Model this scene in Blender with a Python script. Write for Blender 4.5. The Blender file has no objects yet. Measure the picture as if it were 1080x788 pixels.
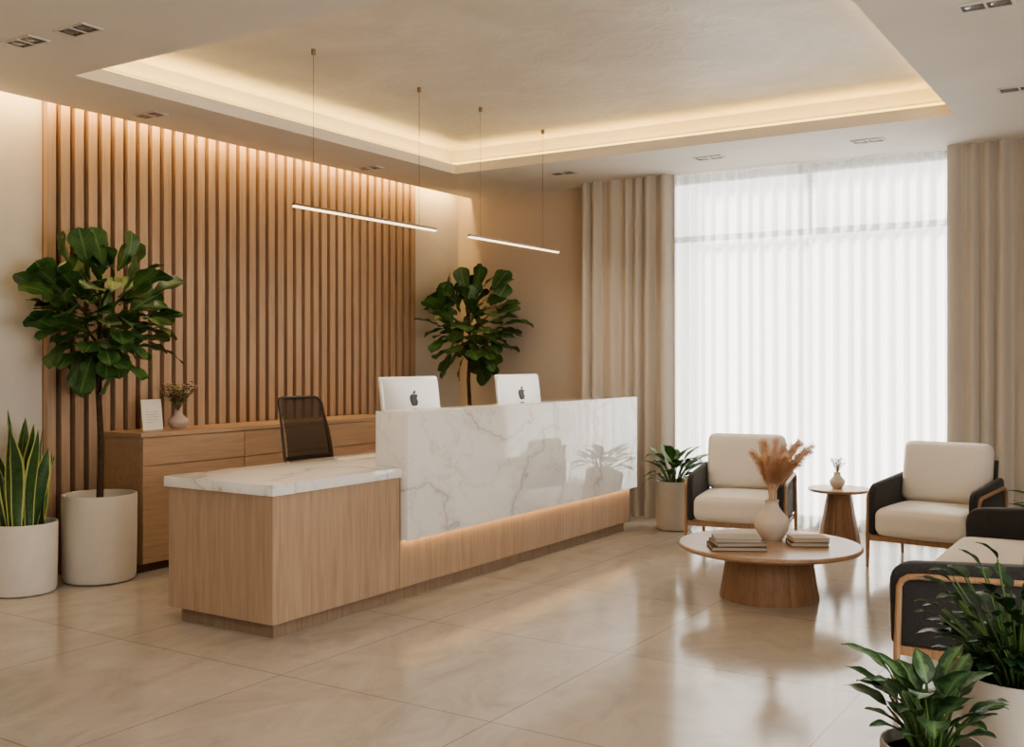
import bpy, bmesh, math, random
from mathutils import Vector, Matrix, Euler
random.seed(11)
D = bpy.data
SC = bpy.context.scene
C = SC.collection
PI = math.pi
V = Vector

# ------------------------------------------------------------------ nodes
def nd(nt, typ, ins=None, **props):
    n = nt.nodes.new(typ)
    for k, v in props.items():
        setattr(n, k, v)
    if ins:
        for k, v in ins.items():
            if isinstance(v, bpy.types.NodeSocket):
                nt.links.new(v, n.inputs[k])
            else:
                n.inputs[k].default_value = v
    return n

def c4(c):
    return (c[0], c[1], c[2], 1.0)

def base_mat(name, color=(.5, .5, .5), rough=.5, metal=0.0, spec=.5):
    m = D.materials.new(name)
    m.use_nodes = True
    nt = m.node_tree
    b = nt.nodes['Principled BSDF']
    b.inputs['Base Color'].default_value = c4(color)
    b.inputs['Roughness'].default_value = rough
    b.inputs['Metallic'].default_value = metal
    b.inputs['Specular IOR Level'].default_value = spec
    return m, nt, b

def ramp(nt, fac, stops):
    r = nd(nt, 'ShaderNodeValToRGB', {'Fac': fac})
    els = r.color_ramp.elements
    while len(els) < len(stops):
        els.new(.5)
    for e, (p, c) in zip(els, stops):
        e.position = p
        e.color = c4(c)
    return r.outputs['Color']

def coords(nt, scale=(1, 1, 1), rot=(0, 0, 0), out='Object'):
    tc = nd(nt, 'ShaderNodeTexCoord')
    mp = nd(nt, 'ShaderNodeMapping', {'Vector': tc.outputs[out], 'Scale': scale, 'Rotation': rot})
    return mp.outputs['Vector']

def bump(nt, b, h, strength, dist=.01):
    bp = nd(nt, 'ShaderNodeBump', {'Height': h, 'Strength': strength, 'Distance': dist})
    nt.links.new(bp.outputs['Normal'], b.inputs['Normal'])

def mul(c, k):
    return tuple(x * k for x in c)

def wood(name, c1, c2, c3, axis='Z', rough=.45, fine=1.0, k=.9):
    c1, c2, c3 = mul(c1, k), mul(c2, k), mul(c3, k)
    m, nt, b = base_mat(name, c1, rough)
    lo, hi = .9, 16.0 * fine
    sc = {'X': (lo, hi, hi), 'Y': (hi, lo, hi), 'Z': (hi, hi, lo)}[axis]
    v = coords(nt, sc)
    n1 = nd(nt, 'ShaderNodeTexNoise', {'Vector': v, 'Scale': 1.6, 'Detail': 7.0, 'Roughness': .62, 'Distortion': .9})
    sc2 = tuple(s * 5 if s == hi else s * 2.2 for s in sc)
    v2 = coords(nt, sc2)
    n2 = nd(nt, 'ShaderNodeTexNoise', {'Vector': v2, 'Scale': 1.5, 'Detail': 3.0, 'Roughness': .6})
    mx = nd(nt, 'ShaderNodeMath', {0: n1.outputs['Fac'], 1: n2.outputs['Fac']}, operation='ADD')
    hf = nd(nt, 'ShaderNodeMath', {0: mx.outputs[0], 1: .5}, operation='MULTIPLY')
    col = ramp(nt, hf.outputs[0], [(.34, c3), (.5, c1), (.66, c2)])
    nt.links.new(col, b.inputs['Base Color'])
    bump(nt, b, hf.outputs[0], .12, .004)
    return m

def plaster(name, c1, c2, scale=1.3, rough=.8, bs=.15):
    m, nt, b = base_mat(name, c1, rough, spec=.3)
    v = coords(nt)
    n1 = nd(nt, 'ShaderNodeTexNoise', {'Vector': v, 'Scale': scale, 'Detail': 8.0, 'Roughness': .6, 'Distortion': .7})
    col = ramp(nt, n1.outputs['Fac'], [(.3, c2), (.7, c1)])
    nt.links.new(col, b.inputs['Base Color'])
    n2 = nd(nt, 'ShaderNodeTexNoise', {'Vector': v, 'Scale': scale * 5, 'Detail': 6.0, 'Roughness': .6, 'Distortion': 1.0})
    bump(nt, b, n2.outputs['Fac'], bs, .02)
    return m

def fabric(name, c1, c2, rough=.9, scale=160, bs=.25):
    m, nt, b = base_mat(name, c1, rough, spec=.2)
    v = coords(nt)
    n0 = nd(nt, 'ShaderNodeTexNoise', {'Vector': v, 'Scale': scale, 'Detail': 3.0})
    col = ramp(nt, n0.outputs['Fac'], [(.35, c2), (.65, c1)])
    nt.links.new(col, b.inputs['Base Color'])
    bump(nt, b, n0.outputs['Fac'], bs, .002)
    b.inputs['Sheen Weight'].default_value = .15
    return m

def emit(name, color, strength):
    m = D.materials.new(name)
    m.use_nodes = True
    nt = m.node_tree
    nt.nodes.clear()
    e = nd(nt, 'ShaderNodeEmission', {'Color': c4(color), 'Strength': strength})
    o = nd(nt, 'ShaderNodeOutputMaterial')
    nt.links.new(e.outputs[0], o.inputs['Surface'])
    return m

def leafmat(name, dark, mid, vein, rough=.38, nv=7.0, veinw=.35, blotch=None):
    m, nt, b = base_mat(name, dark, rough)
    uv = nd(nt, 'ShaderNodeUVMap')
    uv.uv_map = 'UVMap'
    sp = nd(nt, 'ShaderNodeSeparateXYZ', {0: uv.outputs[0]})
    a0 = nd(nt, 'ShaderNodeMath', {0: sp.outputs[0], 1: .5}, operation='SUBTRACT')
    a = nd(nt, 'ShaderNodeMath', {0: a0.outputs[0]}, operation='ABSOLUTE')
    rib = nd(nt, 'ShaderNodeMapRange', {'Value': a.outputs[0], 'From Min': .02, 'From Max': .06, 'To Min': 1.0, 'To Max': 0.0})
    k = nd(nt, 'ShaderNodeMath', {0: a.outputs[0], 1: .55}, operation='MULTIPLY')
    s0 = nd(nt, 'ShaderNodeMath', {0: sp.outputs[1], 1: k.outputs[0]}, operation='SUBTRACT')
    s1 = nd(nt, 'ShaderNodeMath', {0: s0.outputs[0], 1: nv * 2 * PI}, operation='MULTIPLY')
    s2 = nd(nt, 'ShaderNodeMath', {0: s1.outputs[0]}, operation='SINE')
    sv = nd(nt, 'ShaderNodeMapRange', {'Value': s2.outputs[0], 'From Min': .86, 'From Max': 1.0, 'To Min': 0.0, 'To Max': veinw})
    mx = nd(nt, 'ShaderNodeMath', {0: rib.outputs[0], 1: sv.outputs[0]}, operation='MAXIMUM')
    n = nd(nt, 'ShaderNodeTexNoise', {'Vector': coords(nt), 'Scale': 9.0, 'Detail': 2.0})
    col = ramp(nt, n.outputs['Fac'], [(.35, dark), (.68, mid)])
    if blotch:
        nb = nd(nt, 'ShaderNodeTexNoise', {'Vector': coords(nt), 'Scale': 45.0, 'Detail': 3.0})
        ad = nd(nt, 'ShaderNodeMath', {0: nb.outputs['Fac'], 1: a.outputs[0]}, operation='SUBTRACT')
        w = nd(nt, 'ShaderNodeMapRange', {'Value': ad.outputs[0], 'From Min': .20, 'From Max': .40, 'To Min': 0.0, 'To Max': .8})
        mb = nt.nodes.new('ShaderNodeMixRGB')
        nt.links.new(w.outputs[0], mb.inputs[0]); nt.links.new(col, mb.inputs[1]); mb.inputs[2].default_value = c4(blotch)
        col = mb.outputs[0]
    mc = nt.nodes.new('ShaderNodeMixRGB')
    nt.links.new(mx.outputs[0], mc.inputs[0]); nt.links.new(col, mc.inputs[1]); mc.inputs[2].default_value = c4(vein)
    nt.links.new(mc.outputs[0], b.inputs['Base Color'])
    return m

# ------------------------------------------------------------------ materials
M = {}
M['desk'] = wood('oak_desk', (.47, .335, .232), (.55, .40, .282), (.37, .255, .172), 'Z', .42)
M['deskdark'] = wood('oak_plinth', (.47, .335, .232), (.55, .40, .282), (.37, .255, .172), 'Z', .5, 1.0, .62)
M['cred'] = wood('oak_credenza', (.45, .305, .20), (.52, .365, .245), (.35, .235, .145), 'Y', .42)
M['slat'] = wood('oak_slats', (.46, .315, .215), (.53, .375, .26), (.37, .25, .165), 'Z', .5, 1.0, .87)
M['slatback'] = wood('slat_backing', (.15, .09, .058), (.19, .115, .074), (.11, .066, .042), 'Z', .7)
M['table'] = wood('walnut_table', (.42, .27, .175), (.49, .33, .215), (.32, .195, .12), 'X', .32)
M['tablebase'] = wood('walnut_base', (.37, .22, .13), (.43, .265, .16), (.30, .17, .10), 'Z', .38)
M['chairwood'] = wood('beech_frame', (.44, .27, .155), (.53, .34, .205), (.34, .20, .11), 'Z', .4)

def marble(name):
    m, nt, b = base_mat(name, (.85, .84, .82), .02, 0, .95)
    v = coords(nt, (1.0, .75, 1.0), (.55, .35, .2))
    w = nd(nt, 'ShaderNodeTexNoise', {'Vector': v, 'Scale': 1.1, 'Detail': 5.0, 'Roughness': .6})
    wv = nd(nt, 'ShaderNodeVectorMath', {0: w.outputs['Color'], 1: (.5, .5, .5)}, operation='SUBTRACT')
    ws = nd(nt, 'ShaderNodeVectorMath', {0: wv.outputs[0], 'Scale': .8}, operation='SCALE')
    va = nd(nt, 'ShaderNodeVectorMath', {0: v, 1: ws.outputs[0]}, operation='ADD')
    n = nd(nt, 'ShaderNodeTexNoise', {'Vector': va.outputs[0], 'Scale': 1.25, 'Detail': 3.0, 'Roughness': .45})
    vein = ramp(nt, n.outputs['Fac'], [(.462, (1, 1, 1)), (.494, (.92, .912, .90)), (.5, (.62, .60, .575)), (.506, (.92, .912, .90)), (.535, (1, 1, 1))])
    n3 = nd(nt, 'ShaderNodeTexNoise', {'Vector': va.outputs[0], 'Scale': 2.7, 'Detail': 4.0, 'Roughness': .5})
    vein2 = ramp(nt, n3.outputs['Fac'], [(.46, (1, 1, 1)), (.498, (.95, .945, .94)), (.502, (.78, .765, .75)), (.507, (.955, .95, .945)), (.54, (1, 1, 1))])
    n2 = nd(nt, 'ShaderNodeTexNoise', {'Vector': v, 'Scale': 1.3, 'Detail': 5.0})
    cl = ramp(nt, n2.outputs['Fac'], [(.3, (.79, .78, .765)), (.6, (.89, .882, .868))])
    m1 = nt.nodes.new('ShaderNodeMixRGB'); m1.blend_type = 'MULTIPLY'; m1.inputs[0].default_value = 1
    nt.links.new(cl, m1.inputs[1]); nt.links.new(vein, m1.inputs[2])
    m2 = nt.nodes.new('ShaderNodeMixRGB'); m2.blend_type = 'MULTIPLY'; m2.inputs[0].default_value = 1
    nt.links.new(m1.outputs[0], m2.inputs[1]); nt.links.new(vein2, m2.inputs[2])
    nt.links.new(m2.outputs[0], b.inputs['Base Color'])
    return m
M['marble'] = marble('white_marble')

def floor_mat():
    m, nt, b = base_mat('stone_tiles', (.5, .43, .36), .2)
    v = coords(nt)
    br = nd(nt, 'ShaderNodeTexBrick', {'Vector': v, 'Color1': c4((.525, .475, .415)), 'Color2': c4((.50, .45, .392)),
            'Mortar': c4((.29, .255, .22)), 'Scale': 1.0, 'Mortar Size': .0033, 'Mortar Smooth': .1, 'Bias': 0.0,
            'Brick Width': 1.2, 'Row Height': 1.2}, offset=0.0, squash=1.0)
    n = nd(nt, 'ShaderNodeTexNoise', {'Vector': coords(nt, (1, .55, 1), (0, 0, .4)), 'Scale': 2.6, 'Detail': 10.0, 'Roughness': .68, 'Distortion': 1.8})
    cl = ramp(nt, n.outputs['Fac'], [(.30, (.81, .80, .785)), (.5, (.97, .965, .96)), (.66, (1.06, 1.055, 1.05))])
    mm = nt.nodes.new('ShaderNodeMixRGB'); mm.blend_type = 'MULTIPLY'; mm.inputs[0].default_value = 1
    nt.links.new(br.outputs['Color'], mm.inputs[1]); nt.links.new(cl, mm.inputs[2])
    nt.links.new(mm.outputs[0], b.inputs['Base Color'])
    r = nd(nt, 'ShaderNodeMapRange', {'Value': n.outputs['Fac'], 'From Min': .3, 'From Max': .7, 'To Min': .17, 'To Max': .09})
    nt.links.new(r.outputs[0], b.inputs['Roughness'])
    bump(nt, b, br.outputs['Fac'], -.15, .002)
    return m
M['floor'] = floor_mat()
M['wall'] = plaster('wall_plaster', (.65, .60, .535), (.595, .545, .48), 1.6)
M['tan'] = plaster('wall_tan', (.55, .47, .385), (.525, .445, .365), 1.0, .8, .05)
M['ceil'] = plaster('ceiling_plaster', (.75, .71, .65), (.68, .64, .58), .8, .7, .15)
M['ceilup'] = plaster('ceiling_plaster_tray', (.78, .74, .68), (.63, .59, .53), 1.1, .42, .6)
M['cream'] = fabric('cream_fabric', (.77, .72, .65), (.72, .67, .60))
M['char'] = fabric('charcoal_fabric', (.055, .053, .053), (.039, .038, .038))
M['drape'] = fabric('drape_linen', (.565, .515, .45), (.525, .475, .415), .95, 220, .12)
M['bronze'] = base_mat('bronze', (.24, .17, .12), .4, .8)[0]
M['wire'] = base_mat('wire_dark', (.20, .15, .11), .5, .3)[0]
M['black'] = base_mat('black_plastic', (.03, .027, .025), .45)[0]
M['silver'] = base_mat('silver', (.80, .79, .78), .28, .35)[0]
M['screen'] = base_mat('screen_glass', (.01, .01, .012), .08)[0]
M['logo'] = base_mat('logo_dark', (.03, .03, .032), .4)[0]
M['white'] = base_mat('white_paint', (.62, .59, .55), .45)[0]
M['frame'] = base_mat('window_frame', (.30, .285, .27), .5)[0]
M['paper'] = plaster('paper', (.74, .70, .63), (.70, .66, .59), 6, .7, .02)
M['pages'] = plaster('book_pages', (.52, .46, .385), (.47, .415, .345), 30, .8, .02)
M['pot'] = plaster('pot_ceramic', (.67, .625, .56), (.61, .565, .505), 4.0, .55, .06)
M['potgrey'] = plaster('pot_grey', (.45, .415, .37), (.40, .365, .325), 4.0, .6, .06)
M['vase'] = plaster('vase_cream', (.67, .60, .52), (.61, .54, .46), 7.0, .6, .12)
M['vaserose'] = plaster('vase_rose', (.50, .40, .345), (.44, .35, .295), 9.0, .65, .1)
M['soil'] = plaster('soil', (.045, .028, .018), (.02, .012, .008), 40, .95, 1.0)
M['bark'] = plaster('bark', (.11, .07, .045), (.06, .038, .025), 30, .9, .6)
M['stem'] = base_mat('green_stem', (.07, .13, .035), .5)[0]
M['twig'] = base_mat('dry_twig', (.16, .13, .07), .8)[0]
M['fig'] = leafmat('fig_leaf', (.034, .090, .023), (.080, .16, .043), (.15, .24, .08), .42)
M['lily'] = leafmat('lily_leaf', (.04, .11, .03), (.08, .175, .048), (.16, .26, .09), .4, 9, .2)
M['dief'] = leafmat('broad_leaf', (.014, .046, .017), (.028, .073, .026), (.14, .23, .10), .4, 10, .35, blotch=(.095, .18, .07))
M['darkleaf'] = leafmat('dark_leaf', (.012, .038, .016), (.026, .066, .027), (.04, .09, .04), .4, 9, .2)
M['snake'] = plaster('snake_green', (.06, .12, .04), (.026, .066, .026), 22, .4, .05)
M['snakeedge'] = base_mat('snake_edge', (.40, .42, .14), .45)[0]
M['bud'] = base_mat('bud_pink', (.38, .25, .19), .8)[0]
M['sage'] = base_mat('sage_leaf', (.15, .18, .08), .7)[0]
M['led'] = emit('led_warm', (1.0, .78, .50), 3.0)
M['ledglow'] = emit('led_amber', (1.0, .66, .30), 2.5)
M['ledcove'] = emit('led_cove', (1.0, .66, .16), 3.2)
M['lens'] = base_mat('downlight_lens', (.22, .20, .18), .2)[0]
M['bookA'] = base_mat('book_taupe', (.24, .20, .165), .8, 0, .2)[0]
M['bookB'] = base_mat('book_grey', (.36, .33, .29), .8, 0, .2)[0]
M['bookC'] = base_mat('book_brown', (.12, .095, .075), .8, 0, .2)[0]
M['bookD'] = base_mat('book_beige', (.44, .37, .29), .8, 0, .2)[0]
M['dfix'] = base_mat('fixture_grey', (.06, .052, .045), .5)[0]

def mix_shader_mat(name, fac, build_a, build_b):
    m = D.materials.new(name)
    m.use_nodes = True
    nt = m.node_tree
    nt.nodes.clear()
    a = build_a(nt); b = build_b(nt)
    mx = nd(nt, 'ShaderNodeMixShader', {0: fac, 1: a.outputs[0], 2: b.outputs[0]})
    nd(nt, 'ShaderNodeOutputMaterial', {'Surface': mx.outputs[0]})
    return m
def sheer_a(nt):
    tr = nd(nt, 'ShaderNodeBsdfTranslucent', {'Color': (.41, .405, .395, 1)})
    df = nd(nt, 'ShaderNodeBsdfDiffuse', {'Color': (.88, .865, .84, 1)})
    return nd(nt, 'ShaderNodeMixShader', {0: .30, 1: tr.outputs[0], 2: df.outputs[0]})
M['sheer'] = mix_shader_mat('sheer_voile', .15, sheer_a, lambda nt: nd(nt, 'ShaderNodeBsdfTransparent', {'Color': (1, 1, 1, 1)}))
M['glass'] = mix_shader_mat('window_glass', .05, lambda nt: nd(nt, 'ShaderNodeBsdfTransparent', {'Color': (.97, .98, .98, 1)}), lambda nt: nd(nt, 'ShaderNodeBsdfGlossy', {'Roughness': .02}))
M['meshback'] = mix_shader_mat('mesh_brown', .13, lambda nt: nd(nt, 'ShaderNodeBsdfDiffuse', {'Color': (.06, .045, .036, 1)}), lambda nt: nd(nt, 'ShaderNodeBsdfTransparent', {'Color': (1, 1, 1, 1)}))
M['plume'] = mix_shader_mat('pampas', .5, lambda nt: nd(nt, 'ShaderNodeBsdfDiffuse', {'Color': (.76, .57, .42, 1)}), lambda nt: nd(nt, 'ShaderNodeBsdfTranslucent', {'Color': (.76, .57, .42, 1)}))

# ------------------------------------------------------------------ mesh helpers
def box(bm, x0, x1, y0, y1, z0, z1, mi=0):
    vs = [bm.verts.new(p) for p in ((x0, y0, z0), (x1, y0, z0), (x1, y1, z0), (x0, y1, z0), (x0, y0, z1), (x1, y0, z1), (x1, y1, z1), (x0, y1, z1))]
    for f in ((0, 3, 2, 1), (4, 5, 6, 7), (0, 1, 5, 4), (1, 2, 6, 5), (2, 3, 7, 6), (3, 0, 4, 7)):
        fc = bm.faces.new([vs[i] for i in f])
        fc.material_index = mi

def lathe(bm, prof, seg=48, c=(0, 0, 0)):
    rings = []
    for r, z in prof:
        if r < 1e-5:
            rings.append([bm.verts.new((c[0], c[1], c[2] + z))])
        else:
            rings.append([bm.verts.new((c[0] + r * math.cos(2 * PI * i / seg), c[1] + r * math.sin(2 * PI * i / seg), c[2] + z)) for i in range(seg)])
    for a, b in zip(rings, rings[1:]):
        for i in range(seg):
            j = (i + 1) % seg
            if len(a) == 1 and len(b) == 1:
                continue
            if len(a) == 1:
                bm.faces.new((a[0], b[j], b[i]))
            elif len(b) == 1:
                bm.faces.new((a[i], a[j], b[0]))
            else:
                bm.faces.new((a[i], a[j], b[j], b[i]))

def tube(bm, pts, rad, seg=8, mi=0):
    pts = [V(p) for p in pts]
    n = len(pts)
    rads = rad if isinstance(rad, (list, tuple)) else [rad] * n
    t0 = (pts[1] - pts[0]).normalized()
    up = V((0, 0, 1)) if abs(t0.z) < .9 else V((1, 0, 0))
    u = t0.cross(up).normalized()
    rings = []
    for i, p in enumerate(pts):
        if i == 0:
            t = t0
        elif i == n - 1:
            t = (pts[i] - pts[i - 1]).normalized()
        else:
            t = (pts[i + 1] - pts[i - 1]).normalized()
        u = (u - t * u.dot(t)).normalized()
        w = t.cross(u)
        rings.append([bm.verts.new(p + (u * math.cos(2 * PI * k / seg) + w * math.sin(2 * PI * k / seg)) * rads[i]) for k in range(seg)])
    for a, b in zip(rings, rings[1:]):
        for k in range(seg):
            j = (k + 1) % seg
            bm.faces.new((a[k], a[j], b[j], b[k])).material_index = mi
    bm.faces.new(rings[0][::-1]).material_index = mi
    bm.faces.new(rings[-1]).material_index = mi

def round_poly(pts, r, seg=5):
    out = []
    n = len(pts)
    for i in range(n):
        p = V(pts[i]); a = V(pts[i - 1]); b = V(pts[(i + 1) % n])
        rr = r[i] if isinstance(r, (list, tuple)) else r
        if rr <= 0:
            out.append(p); continue
        pa = p + (a - p).normalized() * rr
        pb = p + (b - p).normalized() * rr
        for k in range(seg + 1):
            t = k / seg
            out.append(pa * (1 - t) ** 2 + p * 2 * t * (1 - t) + pb * t * t)
    return out

def prism(bm, poly, f3, lo, hi):
    a = [bm.verts.new(f3(p[0], p[1], lo)) for p in poly]
    b = [bm.verts.new(f3(p[0], p[1], hi)) for p in poly]
    n = len(poly)
    bm.faces.new(a[::-1]); bm.faces.new(b)
    for i in range(n):
        j = (i + 1) % n
        bm.faces.new((a[i], a[j], b[j], b[i]))
    bmesh.ops.recalc_face_normals(bm, faces=bm.faces[:])

def cushion(bm, size, r, puff, mtx=None, cuts=13):
    t = bmesh.new()
    bmesh.ops.create_cube(t, size=2.0)
    bmesh.ops.subdivide_edges(t, edges=t.edges[:], cuts=cuts, use_grid_fill=True)
    h = V(size) / 2
    for v in t.verts:
        p = V([math.sin(c * PI / 2) for c in v.co])
        q = V((p.x * h.x, p.y * h.y, p.z * h.z))
        inn = V([max(-(h[i] - r), min(h[i] - r, q[i])) for i in range(3)])
        d = q - inn
        if d.length > 1e-6:
            q = inn + d.normalized() * r
        fx = max(0, 1 - p.x ** 2); fy = max(0, 1 - p.y ** 2)
        q.z += (1 if p.z > 0 else -1) * abs(p.z) * puff * (fx * fy) ** .6
        v.co = q
    if mtx:
        bmesh.ops.transform(t, matrix=mtx, verts=t.verts[:])
    me = D.meshes.new('tmp')
    t.to_mesh(me); t.free()
    bm.from_mesh(me)
    D.meshes.remove(me)

def obj(name, bm, mat, parent=None, bevel=0.0, smooth=True, seg=2, world=False, loc=None, ang=35):
    if bevel > 0:
        es = [e for e in bm.edges if len(e.link_faces) == 2 and e.calc_face_angle(0) > math.radians(30)]
        bmesh.ops.bevel(bm, geom=es, offset=bevel, segments=seg, profile=.5, affect='EDGES', clamp_overlap=True)
    if world and parent is not None:
        bmesh.ops.translate(bm, vec=-V(parent.location), verts=bm.verts[:])
    if loc is not None and parent is None:
        bmesh.ops.translate(bm, vec=-V(loc), verts=bm.verts[:])
    me = D.meshes.new(name)
    bm.to_mesh(me); bm.free()
    mats = mat if isinstance(mat, (list, tuple)) else [mat]
    for x in mats:
        me.materials.append(x)
    if smooth:
        me.polygons.foreach_set('use_smooth', [True] * len(me.polygons))
        me.set_sharp_from_angle(angle=math.radians(ang))
    o = D.objects.new(name, me)
    C.objects.link(o)
    if parent is not None:
        o.parent = parent
    if loc is not None and parent is None:
        o.location = loc
    return o

def tag(o, label, cat, group=None):
    o['label'] = label; o['category'] = cat
    if group:
        o['group'] = group
    return o

def thing(name, label, cat, loc=(0, 0, 0), rotz=0, group=None):
    o = D.objects.new(name, None)
    C.objects.link(o)
    o.empty_display_size = .1
    o.location = loc
    o.rotation_euler = (0, 0, rotz)
    return tag(o, label, cat, group)

def struct(name, bm, mat, bevel=0, smooth=False):
    o = obj(name, bm, mat, bevel=bevel, smooth=smooth)
    o['kind'] = 'structure'
    return o

def bxo(name, dims, mat, parent=None, bevel=.003, world=True):
    bm = bmesh.new()
    box(bm, *dims)
    return obj(name, bm, mat, parent, bevel=bevel, world=world)

def area(name, loc, sx, sy, power, color, rot=(0, 0, 0), parent=None):
    l = D.lights.new(name, 'AREA')
    l.shape = 'RECTANGLE'; l.size = sx; l.size_y = sy
    l.energy = power; l.color = color
    o = D.objects.new(name, l)
    C.objects.link(o)
    o.rotation_euler = rot
    if parent is not None:
        o.parent = parent
        o.location = V(loc) - V(parent.location)
    else:
        o.location = loc
    return o

SOFT = (1.0, .82, .62)

# ------------------------------------------------------------------ setting
XW, YB = -6.62, 9.30
XR, YF = 3.0, -2.5
ZC, ZU = 3.25, 3.50
bm = bmesh.new(); box(bm, XW - .2, XR + .2, YF - .2, YB + .2, -.1, 0); struct('floor', bm, M['floor'])
bm = bmesh.new(); box(bm, XW - .2, XW, YF - .2, YB + .2, 0, 3.45); struct('wall_left', bm, M['wall'])
WX0, WX1, WZ0, WZ1 = -4.15, -1.40, .06, 3.23
bm = bmesh.new()
box(bm, XW, WX0, YB, YB + .2, 0, 3.45)
box(bm, WX1, XR, YB, YB + .2, 0, 3.45)
box(bm, WX0, WX1, YB, YB + .2, 0, WZ0)
box(bm, WX0, WX1, YB, YB + .2, WZ1, 3.45)
struct('wall_back', bm, M['tan'])
RY0, RY1, RZ0, RZ1 = -.2, 3.7, .4, 2.95  # out-of-view opening added in the right wall to let in fill daylight
bm = bmesh.new()
box(bm, XR, XR + .2, YF - .2, RY0, 0, 3.45); box(bm, XR, XR + .2, RY1, YB + .2, 0, 3.45)
box(bm, XR, XR + .2, RY0, RY1, 0, RZ0); box(bm, XR, XR + .2, RY0, RY1, RZ1, 3.45)
struct('wall_right', bm, M['wall'])
bm = bmesh.new(); box(bm, XW, XR, YF - .2, YF, 0, 3.45); struct('wall_front', bm, M['wall'])

TX0, TX1, TY0, TY1 = -5.71, -1.33, 3.96, 7.97
RC = .15
SX = -6.45
bm = bmesh.new()
zt = ZC + .02
box(bm, SX, TX0, YF, YB, ZC, zt)
box(bm, TX1, XR, YF, YB, ZC, zt)
box(bm, TX0, TX1, YF, TY0, ZC, zt)
box(bm, TX0, TX1, TY1, YB, ZC, zt)
lz = 3.335
box(bm, TX0 - .02, TX0, TY0 - .02, TY1 + .02, zt, lz)
box(bm, TX1, TX1 + .02, TY0 - .02, TY1 + .02, zt, lz)
box(bm, TX0, TX1, TY0 - .02, TY0, zt, lz)
box(bm, TX0, TX1, TY1, TY1 + .02, zt, lz)
a0, a1, b0, b1 = TX0 - RC, TX1 + RC, TY0 - RC, TY1 + RC
box(bm, a0 - .03, a0, b0 - .03, b1 + .03, zt, ZU + .03)
box(bm, a1, a1 + .03, b0 - .03, b1 + .03, zt, ZU + .03)
box(bm, a0, a1, b0 - .03, b0, zt, ZU + .03)
box(bm, a0, a1, b1, b1 + .03, zt, ZU + .03)
# wall-wash slot
box(bm, SX, SX + .02, YF, YB, zt, 3.42)
box(bm, XW, SX + .02, YF, YB, 3.42, 3.45)
box(bm, a0, a1, b0, b1, ZU, ZU + .03, 1)
ce = struct('ceiling', bm, [M['ceil'], M['ceilup']])

# LED tape on the recess wall of the tray
bm = bmesh.new()
z0_, z1_ = 3.352, 3.386
box(bm, a0 + .0005, a0 + .008, b0 + .01, b1 - .01, z0_, z1_); box(bm, a1 - .008, a1 - .0005, b0 + .01, b1 - .01, z0_, z1_)
box(bm, a0 + .01, a1 - .01, b0 + .0005, b0 + .008, z0_, z1_); box(bm, a0 + .01, a1 - .01, b1 - .008, b1 - .0005, z0_, z1_)
o = obj('cove_light_strip', bm, M['ledcove'], loc=((a0 + a1) / 2, (b0 + b1) / 2, z0_), smooth=False)
tag(o, 'golden light strip glowing around the recessed ceiling tray', 'light strip')

# window
w = D.objects.new('window_1', None); C.objects.link(w); w.location = ((WX0 + WX1) / 2, YB, 0); w['kind'] = 'structure'
bm = bmesh.new()
f = .04
box(bm, WX0, WX0 + f, YB + .02, YB + .10, WZ0, WZ1); box(bm, WX1 - f, WX1, YB + .02, YB + .10, WZ0, WZ1)
box(bm, WX0 + f, WX1 - f, YB + .02, YB + .10, WZ0, WZ0 + f); box(bm, WX0 + f, WX1 - f, YB + .02, YB + .10, WZ1 - f, WZ1)
obj('window_frame', bm, M['frame'], w, world=True, smooth=False)
bxo('transom', (WX0 + f, WX1 - f, YB + .03, YB + .07, 2.63, 2.685), M['frame'], w, 0)
bxo('mullion', (-2.79, -2.76, YB + .03, YB + .06, 2.6855, WZ1 - f), M['frame'], w, 0)
bxo('glass_pane', (WX0 + f, WX1 - f, YB + .078, YB + .082, WZ0 + f, WZ1 - f), M['glass'], w, 0)
w = D.objects.new('added_fill_window', None); C.objects.link(w); w.location = (XR, (RY0 + RY1) / 2, 0); w['kind'] = 'structure'  # unseen window added for side fill light on desk and slats
bm = bmesh.new()
box(bm, XR + .06, XR + .14, RY0, RY0 + f, RZ0, RZ1); box(bm, XR + .06, XR + .14, RY1 - f, RY1, RZ0, RZ1)
box(bm, XR + .06, XR + .14, RY0 + f, RY1 - f, RZ0, RZ0 + f); box(bm, XR + .06, XR + .14, RY0 + f, RY1 - f, RZ1 - f, RZ1)
box(bm, XR + .06, XR + .14, 1.72, 1.78, RZ0 + f, RZ1 - f)
obj('window_frame', bm, M['frame'], w, world=True, smooth=False)

# ------------------------------------------------------------------ curtains
def curtain(name, label, x0, x1, y, z0, z1, amp, wave, mat, seed, group=None, jit=1.0):
    rnd = random.Random(seed)
    bm = bmesh.new()
    nx = int((x1 - x0) / wave * 14)
    rows = 14
    ph = []; p = rnd.random() * 6
    am = []
    for i in range(nx + 1):
        ph.append(p)
        p += 2 * PI / 14 * (1 + jit * (.35 * math.sin(i * .11 + seed) + rnd.uniform(-.15, .15)))
        am.append(amp * (.85 + .25 * jit * math.sin(i * .07 + seed * 2)))
    g = []
    for j in range(rows + 1):
        t = j / rows
        z = z1 + (z0 - z1) * t
        row = []
        for i in range(nx + 1):
            k = .75 + .35 * t
            yy = y + am[i] * k * math.sin(ph[i] + .25 * t * math.sin(i * .05)) + .2 * amp * math.sin(2 * ph[i] + 1)
            xx = x0 + (x1 - x0) * i / nx + .25 * amp * math.cos(ph[i])
            row.append(bm.verts.new((xx, yy, z)))
        g.append(row)
    for j in range(rows):
        for i in range(nx):
            bm.faces.new((g[j][i], g[j + 1][i], g[j + 1][i + 1], g[j][i + 1]))
    o = obj(name, bm, mat, loc=((x0 + x1) / 2, y, z0), ang=80)
    return tag(o, label, 'curtain', group)
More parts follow.
